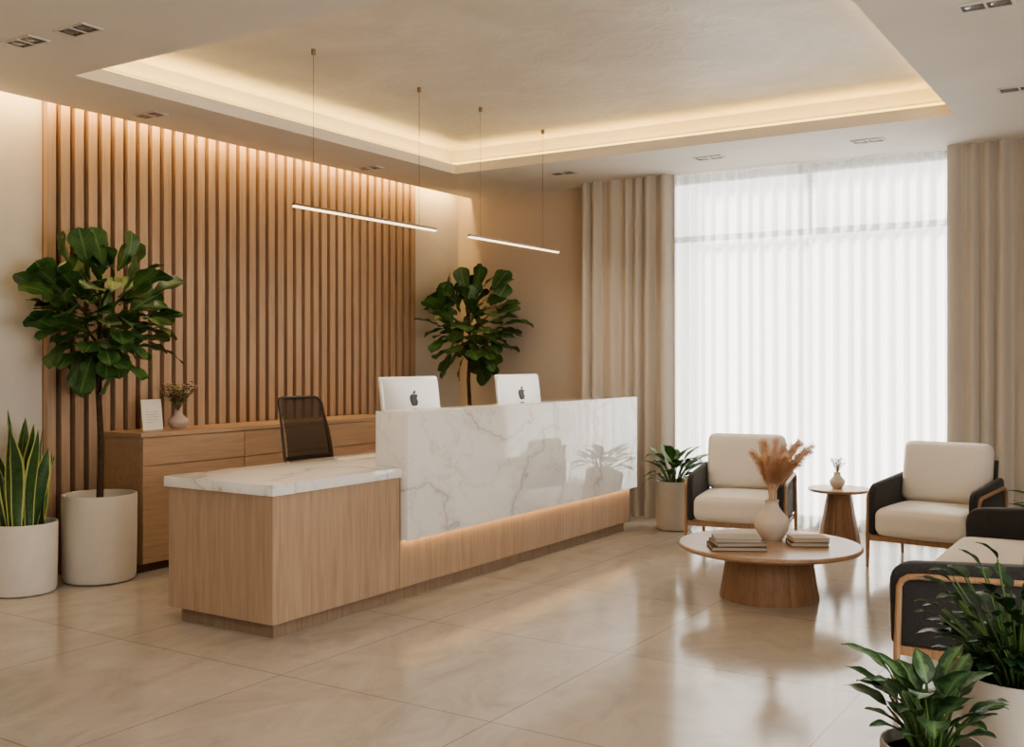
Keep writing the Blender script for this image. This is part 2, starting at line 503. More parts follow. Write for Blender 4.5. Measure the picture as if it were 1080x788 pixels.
curtain('drape', 'taupe floor-length linen drape beside the tan wall, behind the small pot plant', -4.99, -3.985, 9.075, .006, 3.249, .048, .14, M['drape'], 1, 'floor-length drapes', 1.0)
curtain('drape', 'taupe floor-length linen drape right of the window, behind the far armchair', -1.565, -.35, 9.075, .006, 3.249, .048, .14, M['drape'], 5, 'floor-length drapes', 1.0)
curtain('sheer_curtain', 'white sheer voile curtain over the left half of the window', -4.13, -2.76, 9.195, .006, 3.249, .038, .115, M['sheer'], 3, 'sheer curtains', .4)
curtain('sheer_curtain', 'white sheer voile curtain over the right half of the window', -2.785, -1.42, 9.245, .006, 3.249, .038, .115, M['sheer'], 8, 'sheer curtains', .4)

# ------------------------------------------------------------------ slat wall
t = thing('slat_panel', 'vertical oak slat wall panel lit from above behind the reception desk', 'wall panel', (XW, 6.42, 0))
bxo('backing', (XW + .0005, XW + .012, 4.34, 8.51, .002, 3.41), M['slatback'], t, 0)
bm = bmesh.new()
ns = 38; pit = (8.51 - 4.34) / ns
for i in range(ns):
    y = 4.34 + pit * i
    box(bm, XW + .0125, XW + .055, y, y + pit * .62, .002, 3.41)
obj('slats', bm, M['slat'], t, bevel=.003, seg=1, world=True)

# ------------------------------------------------------------------ downlights
DL = [(-5.32, 3.39, 'recessed twin downlight in the ceiling, leftmost of all in the photo'),
      (-4.90, 3.42, 'recessed twin downlight in the ceiling at upper left, second from the left edge'),
      (-6.17, 4.88, 'recessed twin downlight above the left end of the slat wall'),
      (-6.19, 7.30, 'recessed twin downlight above the right part of the slat wall'),
      (-4.83, 8.47, 'recessed twin downlight in front of the left drape top'),
      (-3.40, 8.50, 'recessed twin downlight in front of the left half of the window'),
      (-2.07, 8.52, 'recessed twin downlight in front of the right half of the window'),
      (-.79, 5.58, 'recessed twin downlight cut by the top edge at upper right'),
      (-.85, 7.41, 'recessed twin downlight at right edge, above the right drape')]
for x, y, lab in DL:
    t = thing('ceiling_downlight', lab, 'downlight', (x, y, ZC), 0, 'recessed twin downlights')
    bm = bmesh.new()
    hx, hy = .125, .065
    box(bm, -hx, hx, -hy, -hy + .012, -.008, 0); box(bm, -hx, hx, hy - .012, hy, -.008, 0)
    box(bm, -hx, -hx + .012, -hy + .012, hy - .012, -.008, 0); box(bm, hx - .012, hx, -hy + .012, hy - .012, -.008, 0)
    box(bm, -.006, .006, -hy + .012, hy - .012, -.008, 0)
    obj('frame', bm, M['white'], t)
    bm = bmesh.new(); box(bm, -hx + .012, hx - .012, -hy + .012, hy - .012, -.003, 0)
    obj('housing', bm, M['dfix'], t)
    for s in (-1, 1):
        bm = bmesh.new(); lathe(bm, [(0, -.0065), (.024, -.0065), (.034, -.0045), (.038, -.003)], 24, (s * .059, 0, 0))
        obj('lens', bm, M['lens'], t)
    l = D.lights.new('downlight_spot', 'SPOT'); l.energy = 14; l.color = SOFT; l.spot_size = math.radians(95); l.spot_blend = .9; l.shadow_soft_size = .06
    lo = D.objects.new('downlight_spot', l); C.objects.link(lo); lo.parent = t; lo.location = (0, 0, -.03)

# ------------------------------------------------------------------ pendants
def pendant(lab, x, y0, y1, z, wys):
    t = thing('linear_pendant', lab, 'pendant light', (x, (y0 + y1) / 2, z), 0, 'linear pendant lights')
    bm = bmesh.new(); box(bm, x - .013, x + .013, y0, y1, z, z + .014)
    obj('housing', bm, M['bronze'], t, bevel=.003, world=True)
    bm = bmesh.new(); box(bm, x - .012, x + .012, y0 + .004, y1 - .004, z - .011, z - .0005)
    obj('diffuser', bm, M['led'], t, bevel=.004, world=True)
    for wy in wys:
        bm = bmesh.new(); tube(bm, [(x, wy, z + .014), (x, wy, ZU - .03)], .0016, 6)
        obj('wire', bm, M['wire'], t, world=True)
        bm = bmesh.new(); lathe(bm, [(0, ZU - .035), (.012, ZU - .035), (.014, ZU - .03), (.014, ZU - .001), (0, ZU - .001)], 20, (x, wy, 0))
        obj('ceiling_cap', bm, M['bronze'], t, world=True)
    area('pendant_light', (x, (y0 + y1) / 2, z - .024), .03, (y1 - y0), 12, SOFT, parent=t)
pendant('slim linear pendant light hanging nearer, over the low end of the desk', -4.68, 4.79, 6.28, 2.475, (4.97, 6.08))
pendant('slim linear pendant light hanging farther, over the marble end of the desk', -4.64, 6.66, 8.05, 2.465, (6.82, 7.78))

# ------------------------------------------------------------------ reception desk
t = thing('reception_desk', 'long oak reception desk with white marble raised front and low marble worktop', 'desk', (-4.45, 6.15, 0))
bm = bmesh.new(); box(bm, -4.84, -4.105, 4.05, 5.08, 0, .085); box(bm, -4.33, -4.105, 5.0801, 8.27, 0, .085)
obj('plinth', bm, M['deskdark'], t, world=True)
bxo('pedestal', (-4.89, -4.06, 4.0, 5.076, .085, .775), M['desk'], t)
bxo('front_panel', (-4.36, -4.06, 5.081, 8.30, .085, .775), M['desk'], t)
bxo('end_panel', (-4.89, -4.361, 8.26, 8.30, 0, .775), M['desk'], t)
bm = bmesh.new()
P = [(-4.91, 3.98), (-4.04, 3.98), (-4.04, 5.079), (-4.059, 5.079), (-4.059, 8.32), (-4.91, 8.32)]
prism(bm, P, lambda a, b, c: (a, b, c), .7755, .835)
obj('worktop', bm, M['marble'], t, bevel=.003, world=True)
bm = bmesh.new()
P = [(-4.0, .385), (-4.0, 1.18), (-4.256, 1.18), (-4.256, .8355), (-4.058, .8355), (-4.058, .385)]
prism(bm, P, lambda a, b, c: (a, c, b), 5.081, 8.325)
obj('raised_counter', bm, M['marble'], t, bevel=.003, world=True)
bxo('led_strip', (-4.054, -4.040, 5.10, 8.30, .379, .3845), M['ledglow'], t, 0)
area('desk_glow', (-4.035, 6.7, .374), .02, 3.2, 1.3, (1, .64, .30), (0, math.radians(25), 0), t)

# desk things
def computer(lab, x, y):
    t = thing('desktop_computer', lab, 'computer', (x, y, .8355), 0, 'silver desktop computers on the desk')
    w, h = .65, .41
    bm = bmesh.new()
    poly = round_poly([(-w / 2, 0), (w / 2, 0), (w / 2, h), (-w / 2, h)], .02, 4)
    prism(bm, poly, lambda a, b, c: (c - .05 * (b / h) - 0, a, b + .14), 0, .012)
    d = obj('display', bm, M['silver'], t, bevel=.003)
    bm = bmesh.new(); cushion(bm, (w * .985, h * .975, .024), .0115, .014, Matrix.Translation((.012 - .026, 0, .14 + h / 2)) @ Matrix.Rotation(-math.atan(.05 / h), 4, 'Y') @ Matrix(((0, 0, 1, 0), (1, 0, 0, 0), (0, 1, 0, 0), (0, 0, 0, 1))))
    obj('back_shell', bm, M['silver'], d)
    bm = bmesh.new(); prism(bm, [(-w / 2 + .012, .06), (w / 2 - .012, .06), (w / 2 - .012, h - .012), (-w / 2 + .012, h - .012)], lambda a, b, c: (c - .05 * (b / h), a, b + .14), -.0015, -.0002)
    obj('screen', bm, M['screen'], d)
    body = [(0, .40), (.12, .46), (.26, .47), (.40, .40), (.46, .32), (.36, .22), (.32, .08), (.35, -.06), (.46, -.17), (.40, -.33), (.28, -.50), (.16, -.55), (0, -.50), (-.16, -.55), (-.30, -.48), (-.42, -.28), (-.50, -.02), (-.49, .2), (-.40, .38), (-.26, .46), (-.12, .45)]
    lf = [(0, .5), (.02, .62), (.10, .72), (.2, .77), (.19, .64), (.12, .55)]
    bm = bmesh.new(); s = .080
    for pl in (body, lf):
        prism(bm, [(p[0] * s, p[1] * s) for p in pl], lambda a, b, c: (c + .002 - .12 * b - .005, a, b + .14 + h * .5 + .045), 0, .016)
    obj('logo', bm, M['logo'], d, smooth=False)
    bm = bmesh.new()
    box(bm, -.01, .004, -.09, .09, .006, .22)
    box(bm, -.11, .09, -.10, .10, 0, .008)
    obj('stand', bm, M['silver'], t, bevel=.003)
    return t
computer('silver desktop computer seen from behind, nearer one, beside the office chair', -4.5, 5.78)
computer('silver desktop computer seen from behind, farther one, toward the window end of the desk', -4.5, 7.20)
t = thing('keyboard', 'slim white keyboard lying on the low marble worktop', 'keyboard', (-4.66, 5.42, .8355), .05)
bm = bmesh.new(); prism(bm, round_poly([(-.06, -.2), (.06, -.2), (.06, .2), (-.06, .2)], .012, 3), lambda a, b, c: (a, b, c), 0, .009); obj('body', bm, M['paper'], t, bevel=.002)
bm = bmesh.new()
for i in range(5):
    for j in range(14):
        box(bm, -.052 + i * .021, -.034 + i * .021, -.19 + j * .0272, -.167 + j * .0272, .0092, .012)
obj('keys', bm, M['paper'], t)

# office chair (faces +X)
t = thing('office_chair', 'dark mesh-back office chair behind the low marble worktop', 'office chair', (-5.16, 5.58, 0))
def bk(yy, zz, dx=0):
    u = (zz - .58) / .65
    return V((-.16 - .11 * u + .05 * math.sin(u * PI) + dx + .036 * (yy / .23) ** 2, yy, zz))
hw0, hw1 = .245, .215
bm = bmesh.new()
loop = round_poly([(-hw0, .60), (hw0, .60), (hw1, 1.23), (-hw1, 1.23)], .06, 5)
pts = [bk(p[0], p[1]) for p in loop]
tube(bm, pts + [pts[0], pts[1]], .010, 8)
obj('back_frame', bm, M['black'], t)
bm = bmesh.new()
g = []
for j in range(13):
    u = j / 12; zz = .60 + .63 * u; hw = (hw0 + (hw1 - hw0) * u) * (1 - .12 * (abs(u - .5) * 2) ** 8)
    g.append([bm.verts.new(bk(-hw + 2 * hw * i / 12, zz)) for i in range(13)])
for j in range(12):
    for i in range(12):
        bm.faces.new((g[j][i], g[j][i + 1], g[j + 1][i + 1], g[j + 1][i]))
obj('back_mesh', bm, M['meshback'], t)
bm = bmesh.new(); cushion(bm, (.46, .48, .08), .035, .01, Matrix.Translation((.02, 0, .46))); obj('seat', bm, M['char'], t)
bm = bmesh.new(); tube(bm, [(-.05, 0, .40), (-.17, 0, .42), (-.19, 0, .52), (-.165, 0, .70)], .022, 8); obj('back_support', bm, M['black'], t)
bm = bmesh.new(); pts = [bk(-.235 + .47 * i / 10, .80, -.02) for i in range(11)]; tube(bm, pts, .014, 8); obj('lumbar_bar', bm, M['black'], t)
for s in (-1, 1):
    bm = bmesh.new(); tube(bm, [(-.02, s * .2, .42), (-.02, s * .275, .44), (-.02, s * .28, .62)], .014, 8); box(bm, -.13, .10, s * .28 - .035, s * .28 + .035, .62, .645)
    obj('armrest', bm, M['black'], t, bevel=0)
bm = bmesh.new(); lathe(bm, [(.045, .42), (.045, .38), (.028, .37), (.028, .12), (.05, .11), (.05, .06), (0, .06)], 20); obj('column', bm, M['black'], t)
for k in range(5):
    a = 2 * PI * k / 5 + .3
    bm = bmesh.new(); tube(bm, [(.04 * math.cos(a), .04 * math.sin(a), .10), (.27 * math.cos(a), .27 * math.sin(a), .075)], [.022, .014], 8); lg = obj('leg', bm, M['black'], t)
    bm = bmesh.new(); cx, cy = .27 * math.cos(a), .27 * math.sin(a)
    for s in (-1, 1):
        o1 = V((-math.sin(a), math.cos(a), 0)) * .012 * s; o2 = V((-math.sin(a), math.cos(a), 0)) * .026 * s
        tube(bm, [V((cx, cy, .028)) + o1, V((cx, cy, .028)) + o2], .028, 16)
    obj('caster', bm, M['black'], lg)

# ------------------------------------------------------------------ credenza
CX0, CX1 = -6.555, -6.12
units = [(4.78, 5.73, 'oak cabinet unit under the pink vase, nearest the fig tree'), (5.7305, 6.68, 'oak cabinet unit behind the office chair'), (6.6805, 7.63, 'oak cabinet unit mostly hidden behind the raised marble desk')]
for y0, y1, lab in units:
    t = thing('cabinet_unit', lab, 'cabinet', ((CX0 + CX1) / 2, (y0 + y1) / 2, 0), 0, 'oak cabinet units along the slat wall')
    bm = bmesh.new(); box(bm, CX0, CX1 - .022, y0, y1, .06, .955); obj('body', bm, M['cred'], t, world=True)
    bm = bmesh.new(); box(bm, CX0, CX1 - .05, y0 + .001, y1 - .001, 0, .0595); obj('plinth', bm, M['slatback'], t, world=True)
    bxo('drawer', (CX1 - .0215, CX1, y0 + .003, y1 - .003, .755, .95), M['cred'], t, .002)
    bxo('door', (CX1 - .0215, CX1, y0 + .003, y1 - .003, .065, .749), M['cred'], t, .002)
o = bxo('long_worktop', (CX0, CX1 + .01, 4.76, 7.64, .956, .985), M['cred'], None, .003)
tag(o, 'long oak top board running over the row of cabinets', 'worktop')

# small sign card
t = thing('sign_card', 'small white printed card standing on the cabinet top beside the pink vase', 'card', (-6.36, 5.06, .9855), .12)
bm = bmesh.new(); prism(bm, [(-.10, 0), (.10, 0), (.10, .225), (-.10, .225)], lambda a, b, c: (c - .22 * b * .5, a, b), 0, .004); obj('card', bm, M['paper'], t)
bm = bmesh.new()
for k in range(5):
    box(bm, .0042, .0048, -.06, .06 - (.03 if k == 4 else 0), .13 - k * .018, .134 - k * .018)
for v in bm.verts:
    v.co.x += -.11 * v.co.z
obj('print_lines', bm, M['bookD'], t)
bm = bmesh.new(); prism(bm, [(-.08, 0), (-.0, 0), (-.02, .14)], lambda a, b, c: (a - .002, c, b), -.03, .03); obj('prop', bm, M['paper'], t)

# ------------------------------------------------------------------ pots and plants
def pot(t, r, h, mat):
    rb = r * .97
    bm = bmesh.new()
    lathe(bm, [(0, 0), (rb * .88, 0), (rb * .96, h * .02), (rb, h * .07), (r * .99, h * .5), (r, h * .97), (r * .99, h), (r * .94, h), (r * .92, h * .97), (r * .91, h * .90), (r * .88, h * .80), (0, h * .80)], 56)
    obj('pot', bm, mat, t)
    bm = bmesh.new()
    rs = r * .885
    rnd = random.Random(int(r * 1000))
    lathe(bm, [(0, h * .90 + .012)] + [(rs * k / 6, h * .90 + .012 * (1 - (k / 6) ** 2)) for k in range(1, 7)] + [(rs, h * .81), (0, h * .81)], 40)
    for v in bm.verts:
        if v.co.z > h * .85:
            v.co.z += rnd.uniform(-.004, .004)
    obj('soil', bm, M['soil'], t)

PROF = {'fiddle': [(0, .03), (.07, .06), (.11, .34), (.25, .56), (.4, .68), (.58, .90), (.73, 1), (.86, .88), (.95, .52), (1, .06)],
        'lance': [(0, .05), (.10, .5), (.25, .9), (.4, 1), (.6, .82), (.8, .46), (.93, .17), (1, .01)],
        'oval': [(0, .05), (.10, .5), (.28, .95), (.45, 1), (.68, .80), (.86, .42), (1, .02)]}
def prof(kind, f):
    P = PROF[kind]
    for (a, x), (b, y) in zip(P, P[1:]):
        if f <= b:
            return x + (y - x) * (f - a) / (b - a)
    return P[-1][1]
COLS = (-1, -.55, 0, .55, 1)
def leaf(bm, uvl, base, t, n, L, W, kind, droop, fold, wavy=0.0, rows=10, mi=0):
    t = t.normalized(); n = (n - t * n.dot(t)).normalized(); s = t.cross(n)
    p = V(base); g = []
    ph = random.random() * 6
    for i in range(rows + 1):
        f = i / rows
        a = droop * f
        d = t * math.cos(a) - n * math.sin(a); nn = n * math.cos(a) + t * math.sin(a)
        if i:
            p = p + d * (L / rows)
        w = W * prof(kind, f)
        g.append([bm.verts.new(p + s * (c * w) + nn * (fold * abs(c) * w + (wavy * W * math.sin(f * 14 + ph + (2 if c > 0 else 0)) * abs(c) ** 2))) for c in COLS])
    for i in range(rows):
        for k in range(4):
            fc = bm.faces.new((g[i][k], g[i][k + 1], g[i + 1][k + 1], g[i + 1][k]))
            fc.material_index = mi
            for lp, (c, f) in zip(fc.loops, ((COLS[k], i), (COLS[k + 1], i), (COLS[k + 1], i + 1), (COLS[k], i + 1))):
                lp[uvl].uv = (c * .5 + .5, f / rows)

def squeeze(bm, loc, lims):
    # keep leaves on the free side of a wall: (axis, limit, sign)
    for ax, lim, sg in lims:
        l = lim - loc[ax]
        for v in bm.verts:
            e = (l + sg * .10 - v.co[ax]) * sg
            if e > 0:
                v.co[ax] = l + sg * (.10 - .09 * (1 - math.exp(-e / .09)))

def fig_tree(lab, loc, seed, wallx, N=92, sc=1.0, sz=1.0, cz=1.82):
    random.seed(seed)
    t = thing('potted_fig_tree', lab, 'potted tree', loc, 0, 'potted fig trees')
    pot(t, .245, .59, M['pot'])
    bm = bmesh.new()
    tube(bm, [(0, 0, .52), (.012, .006, .9), (-.008, -.005, 1.3), (.005, 0, 1.6), (.0, .0, 2.0)], [.024, .021, .019, .016, .008], 10)
    obj('trunk', bm, M['bark'], t)
    bm = bmesh.new()
    for k in range(11):
        a = k * 2.4; zz = 1.38 + k * .055
        d = V((math.cos(a), math.sin(a), .55)).normalized()
        if d.x < 0: d.x *= .5
        tube(bm, [V((0, 0, zz)), V((0, 0, zz)) + d * .13, V((0, 0, zz)) + d * .28 + V((0, 0, .03))], [.011, .008, .004], 6)
    obj('branches', bm, M['bark'], t)
    bm = bmesh.new(); uvl = bm.loops.layers.uv.new('UVMap')
    for i in range(N):
        zc = 1 - 2 * (i + .5) / N
        a = i * 2.39996 + random.uniform(-.3, .3)
        rr = math.sqrt(max(0, 1 - zc * zc))
        d = V((rr * math.cos(a), rr * math.sin(a), zc))
        k = random.uniform(.40, .96) * sc * (1 + .12 * zc)
        sq = .5 if d.x < 0 else 1
        base = V((d.x * .40 * k * sq, d.y * .46 * k, cz + d.z * .42 * k * sz))
        td = V((d.x * sq, d.y, d.z * .75 + random.uniform(-.1, .55))) + V((random.uniform(-.38, .38), random.uniform(-.38, .38), random.uniform(-.15, .2)))
        td.normalize()
        nn = V((0, 0, 1)) + V((d.x, d.y, 0)) * .9
        if abs(td.z) > .85: nn = V((d.x, d.y, .1)) if rr > .15 else V((1, 0, 0))
        L = random.uniform(.20, .29)
        leaf(bm, uvl, base, td, nn, L, L * random.uniform(.32, .38), 'fiddle', random.uniform(.1, .85), random.uniform(.08, .28), .09)
    squeeze(bm, loc, [(0, wallx, 1)])
    obj('foliage', bm, M['fig'], t, ang=180)
fig_tree('tall fiddle-leaf fig in a round cream pot beside the snake plant', (-6.21, 4.50, 0), 21, -6.56, 128, .90, 1.08, 1.79)
fig_tree('tall fiddle-leaf fig in the corner behind the marble desk', (-6.0, 8.62, 0), 34, -6.56, 124, 1.08, .96, 1.85)

# snake plant
random.seed(5)
t = thing('snake_plant', 'snake plant with yellow-edged upright blades in a round cream pot at left', 'potted plant', (-6.30, 3.99, 0))
pot(t, .215, .455, M['pot'])
bm = bmesh.new()
for i in range(19):
    a = i * 2.4; r = .03 + .11 * math.sqrt(i / 19)
    base = V((r * math.cos(a), r * math.sin(a), .40))
    L = random.uniform(.48, .82) * (1 - .18 * i / 19); W = random.uniform(.028, .038)
    yaw = random.uniform(0, PI); lean = V((math.cos(a), math.sin(a), 0)) * random.uniform(.04, .28) * (.4 + i / 19)
    g = []
    R = 10
    for j in range(R + 1):
        f = j / R
        w = W * (.7 + .6 * math.sin(min(1, f * 1.25) * PI * .55)) * (1 if f < .7 else max(.02, max(0, 1 - (f - .7) / .3) ** .7))
        yw = yaw + f * .9 * (1 if i % 2 else -1)
        sd = V((math.cos(yw), math.sin(yw), 0)); nm = V((-math.sin(yw), math.cos(yw), 0))
        p = base + V((0, 0, L * f)) + lean * (f ** 1.6) * L + nm * .02 * math.sin(f * 5 + i)
        g.append([bm.verts.new(p + sd * c * w + nm * (.25 * c * c * w)) for c in (-1, -.74, -.3, .3, .74, 1)])
    for j in range(R):
        for k in range(5):
            fc = bm.faces.new((g[j][k], g[j][k + 1], g[j + 1][k + 1], g[j + 1][k]))
            fc.material_index = 1 if k in (0, 4) else 0
obj('blades', bm, [M['snake'], M['snakeedge']], t, ang=180)

def leafy(name, lab, loc, r, h, potm, lm, n, stem, L, WR, spread, kind='lance', seed=1, group=None, droop=(.5, 1.2), lims=(), smin=.65):
    random.seed(seed)
    t = thing(name, lab, 'potted plant', loc, 0, group)
    pot(t, r, h, potm)
    bs = bmesh.new(); bm = bmesh.new(); uvl = bm.loops.layers.uv.new('UVMap')
    for i in range(n):
        f = (i + .5) / n
        a = i * 2.39996 + random.uniform(-.25, .25)
        tilt = spread * math.sqrt(f) * random.uniform(.75, 1.1)
        d = V((math.sin(tilt) * math.cos(a), math.sin(tilt) * math.sin(a), math.cos(tilt)))
        sl = stem * random.uniform(smin, 1.1) * (1.08 - .35 * f)
        b0 = V((math.cos(a), math.sin(a), 0)) * r * .35 * math.sqrt(f) + V((0, 0, h * .89))
        b1 = b0 + d * sl * .5 + V((0, 0, sl * .12)); b2 = b0 + d * sl
        tube(bs, [b0, b1, b2], [.006, .005, .003], 6)
        td = (b2 - b1).normalized()
        hor = V((math.cos(a), math.sin(a), 0))
        nn = V((0, 0, 1)) - hor * .5 if tilt > .4 else -hor + V((0, 0, .2))
        ll = L * random.uniform(.75, 1.1)
        leaf(bm, uvl, b2, td + hor * .25, nn, ll, ll * WR, kind, random.uniform(*droop), random.uniform(.15, .35), .06)
    squeeze(bm, loc, lims); squeeze(bs, loc, lims)
    obj('stems', bs, M['stem'], t)
    obj('foliage', bm, lm, t, ang=180)
    return t
leafy('leafy_plant', 'small leafy green plant in a cream pot at the window end of the desk', (-3.77, 8.60, 0), .165, .43, M['pot'], M['lily'], 34, .24, .26, .18, .95, 'lance', 3, lims=[(0, -3.985, 1), (1, 9.02, -1)])
leafy('leafy_plant', 'broad-leaved potted plant in the foreground, nearest the camera', (-.625, 3.35, 0), .150, .34, M['potgrey'], M['dief'], 42, .25, .155, .28, .66, 'oval', 9, lims=[(1, 3.60, -1)], smin=.28, droop=(.4, 1.0))
leafy('leafy_plant', 'dark-leaved potted plant standing by the near arm of the sofa', (-.46, 3.95, 0), .18, .42, M['potgrey'], M['darkleaf'], 190, .38, .105, .28, .90, 'oval', 14, lims=[(1, 3.61, 1)], smin=.18)
leafy('leafy_plant', 'leafy green plant cut by the right edge, beyond the sofa', (-.60, 7.46, 0), .16, .42, M['pot'], M['lily'], 26, .25, .26, .18, .95, 'lance', 17)

# ------------------------------------------------------------------ lounge seats (front = -Y)
def seatset(name, lab, cat, loc, rot, W, n, group=None, at=.045):
    t = thing(name, lab, cat, loc, rot, group)
    hw = W / 2
    bm = bmesh.new()
    box(bm, -hw + .03, hw - .03, -.345, -.305, .195, .235); box(bm, -hw + .03, hw - .03, .305, .345, .195, .235)
    for s in (-1, 1):
        x = s * (hw - .05)
        box(bm, x - .02, x + .02, -.3049, .3049, .195, .235)
    obj('seat_frame', bm, M['chairwood'], t, bevel=.006)
    for s in (-1, 1):
        bm = bmesh.new()
        poly = round_poly([(-.375, .237), (-.385, .60), (.36, .645), (.37, .237)], [.03, .10, .06, .03], 6)
        lo, hi = sorted((s * (hw - .032 - at), s * (hw - .032)))
        prism(bm, poly, lambda a, b, c: (c, a, b), lo, hi)
        obj('arm', bm, M['char'], t, bevel=min(.024, at * .4), seg=4)
        x = s * (hw - .018)
        for (y0, y1) in ((-.335, -.35), (.345, .385)):
            bm = bmesh.new(); tube(bm, [(x, y0, .47), (x, (y0 + y1) / 2, .235), (x, y1, 0)], [.014, .016, .011], 10)
            obj('leg', bm, M['chairwood'], t)
        bm = bmesh.new()
        path = [(x, -.335, .468), (x, -.334, .50), (x, -.322, .528), (x, -.295, .546), (x, -.25, .552), (x, 0, .562), (x, .26, .572), (x, .305, .566), (x, .332, .545), (x, .343, .51), (x, .345, .468)]
        tube(bm, path, .014, 10)
        obj('arm_rail', bm, M['chairwood'], t)
    inner = W - .07 - 2 * at
    cw = inner / n
    for k in range(n):
        cx = -inner / 2 + cw * (k + .5)
        bm = bmesh.new(); cushion(bm, (cw - .006, .64, .19), .055, .022, Matrix.Translation((cx, -.095, .34)))
        obj('seat_cushion', bm, M['cream'], t, ang=180)
        bm = bmesh.new(); cushion(bm, (cw - .006, .46, .15), .06, .03, Matrix.Translation((cx, .235, .66)) @ Matrix.Rotation(math.radians(78), 4, 'X'))
        obj('back_cushion', bm, M['cream'], t, ang=180)
    bm = bmesh.new()
    poly = round_poly([(.30, .237), (.36, .237), (.44, .76), (.38, .76)], .02, 4)
    prism(bm, poly, lambda a, b, c: (c, a, b), -inner / 2 + .01, inner / 2 - .01)
    obj('back_panel', bm, M['char'], t, bevel=.015, seg=3)
seatset('armchair', 'cream armchair with charcoal arms beside the small pot plant, left of the side table', 'armchair', (-2.96, 8.10, 0), math.radians(11), .80, 1, 'cream armchairs')
seatset('armchair', 'cream armchair with charcoal arms right of the side table, before the right drape', 'armchair', (-1.47, 8.07, 0), -math.radians(7), .80, 1, 'cream armchairs')
seatset('sofa', 'cream two-seat sofa with charcoal arms at right edge, facing the coffee table', 'sofa', (-.70, 5.87, 0), -PI / 2, 2.16, 2, None, .10)

# ------------------------------------------------------------------ tables
t = thing('coffee_table', 'low round wooden coffee table on a tapered drum base', 'coffee table', (-2.18, 6.46, 0))
bm = bmesh.new(); lathe(bm, [(0, .302), (.53, .302), (.562, .312), (.57, .322), (.568, .334), (.56, .34), (0, .34)], 96); obj('tabletop', bm, M['table'], t)
bm = bmesh.new()
def drum(bm, rows, seg, cut):
    rg = []
    for r, z in rows:
        rg.append([bm.verts.new(((r - (cut if i % 6 == 0 else 0)) * math.cos(2 * PI * i / seg), (r - (cut if i % 6 == 0 else 0)) * math.sin(2 * PI * i / seg), z)) for i in range(seg)])
    for a, b in zip(rg, rg[1:]):
        for i in range(seg):
            bm.faces.new((a[i], a[(i + 1) % seg], b[(i + 1) % seg], b[i]))
    bm.faces.new(rg[0][::-1]); bm.faces.new(rg[-1])
drum(bm, [(.308, 0), (.308, .01), (.285, .15), (.262, .3015)], 96, .006)
obj('base', bm, M['tablebase'], t, ang=25)
t = thing('side_table', 'small round wooden side table between the two armchairs', 'side table', (-2.345, 8.70, 0))
bm = bmesh.new(); lathe(bm, [(0, .42), (.235, .42), (.25, .428), (.252, .436), (.247, .445), (0, .445)], 72); obj('tabletop', bm, M['table'], t)
bm = bmesh.new(); drum(bm, [(.17, 0), (.17, .01), (.125, .24), (.095, .4195)], 72, .005)
obj('base', bm, M['tablebase'], t, ang=25)

def book(lab, loc, rot, w, d, h, mat, group):
    t = thing('book', lab, 'book', loc, rot, group)
    bm = bmesh.new(); c = .004
    box(bm, -w / 2, w / 2, -d / 2, d / 2, 0, c); box(bm, -w / 2, w / 2, -d / 2, d / 2, h - c, h); box(bm, -w / 2, w / 2, d / 2 - c, d / 2, c, h - c)
    obj('cover', bm, mat, t)
    bm = bmesh.new(); box(bm, -w / 2 + .004, w / 2 - .004, -d / 2 + .005, d / 2 - c - .0002, c + .0002, h - c - .0002)
    obj('pages', bm, M['pages'], t)
zt0 = .3402
book('brown-covered book at the bottom of the left stack on the coffee table', (-2.29, 6.17, zt0), .52, .33, .235, .026, M['bookC'], 'books on the coffee table')
book('taupe-covered book in the middle of the left stack on the coffee table', (-2.285, 6.175, zt0 + .0265), .62, .30, .22, .024, M['bookA'], 'books on the coffee table')
book('grey book on top of the left stack on the coffee table', (-2.29, 6.17, zt0 + .051), .48, .28, .205, .022, M['bookB'], 'books on the coffee table')
book('brown book at the bottom of the right stack beside the vase', (-1.955, 6.52, zt0), .50, .235, .17, .028, M['bookC'], 'books on the coffee table')
book('beige book on top of the right stack beside the vase', (-1.95, 6.525, zt0 + .0285), .60, .225, .16, .026, M['bookD'], 'books on the coffee table')

def vase(lab, loc, prof_, mat):
    bm = bmesh.new(); lathe(bm, prof_, 48)
    o = obj('vase', bm, mat); o.location = loc
    return tag(o, lab, 'vase')
def vprof(R, H, rn, rb, top=.88):
    P = [(0, 0), (rb, 0)]
    for k in range(1, 18):
        f = k / 18
        r = rb + (R - rb) * math.sin(min(1, f / .42) * PI / 2) if f < .42 else rn + (R - rn) * (.5 + .5 * math.cos((f - .42) / (top - .42) * PI)) if f < top else rn
        P.append((r, H * f))
    P += [(rn * 1.12, H), (rn * .95, H), (rn * .85, H * .93), (rn * .85, H * .75), (0, H * .72)]
    return P
vp = (-2.21, 6.60)
vase('round cream ceramic vase on the coffee table holding dried pampas grass', (vp[0], vp[1], zt0), vprof(.112, .255, .042, .062, .92), M['vase'])
t = thing('dried_grass_bunch', 'bunch of brown dried pampas plumes standing in the cream vase', 'dried grass', (vp[0], vp[1], zt0 + .205))
random.seed(3)
NP = 16
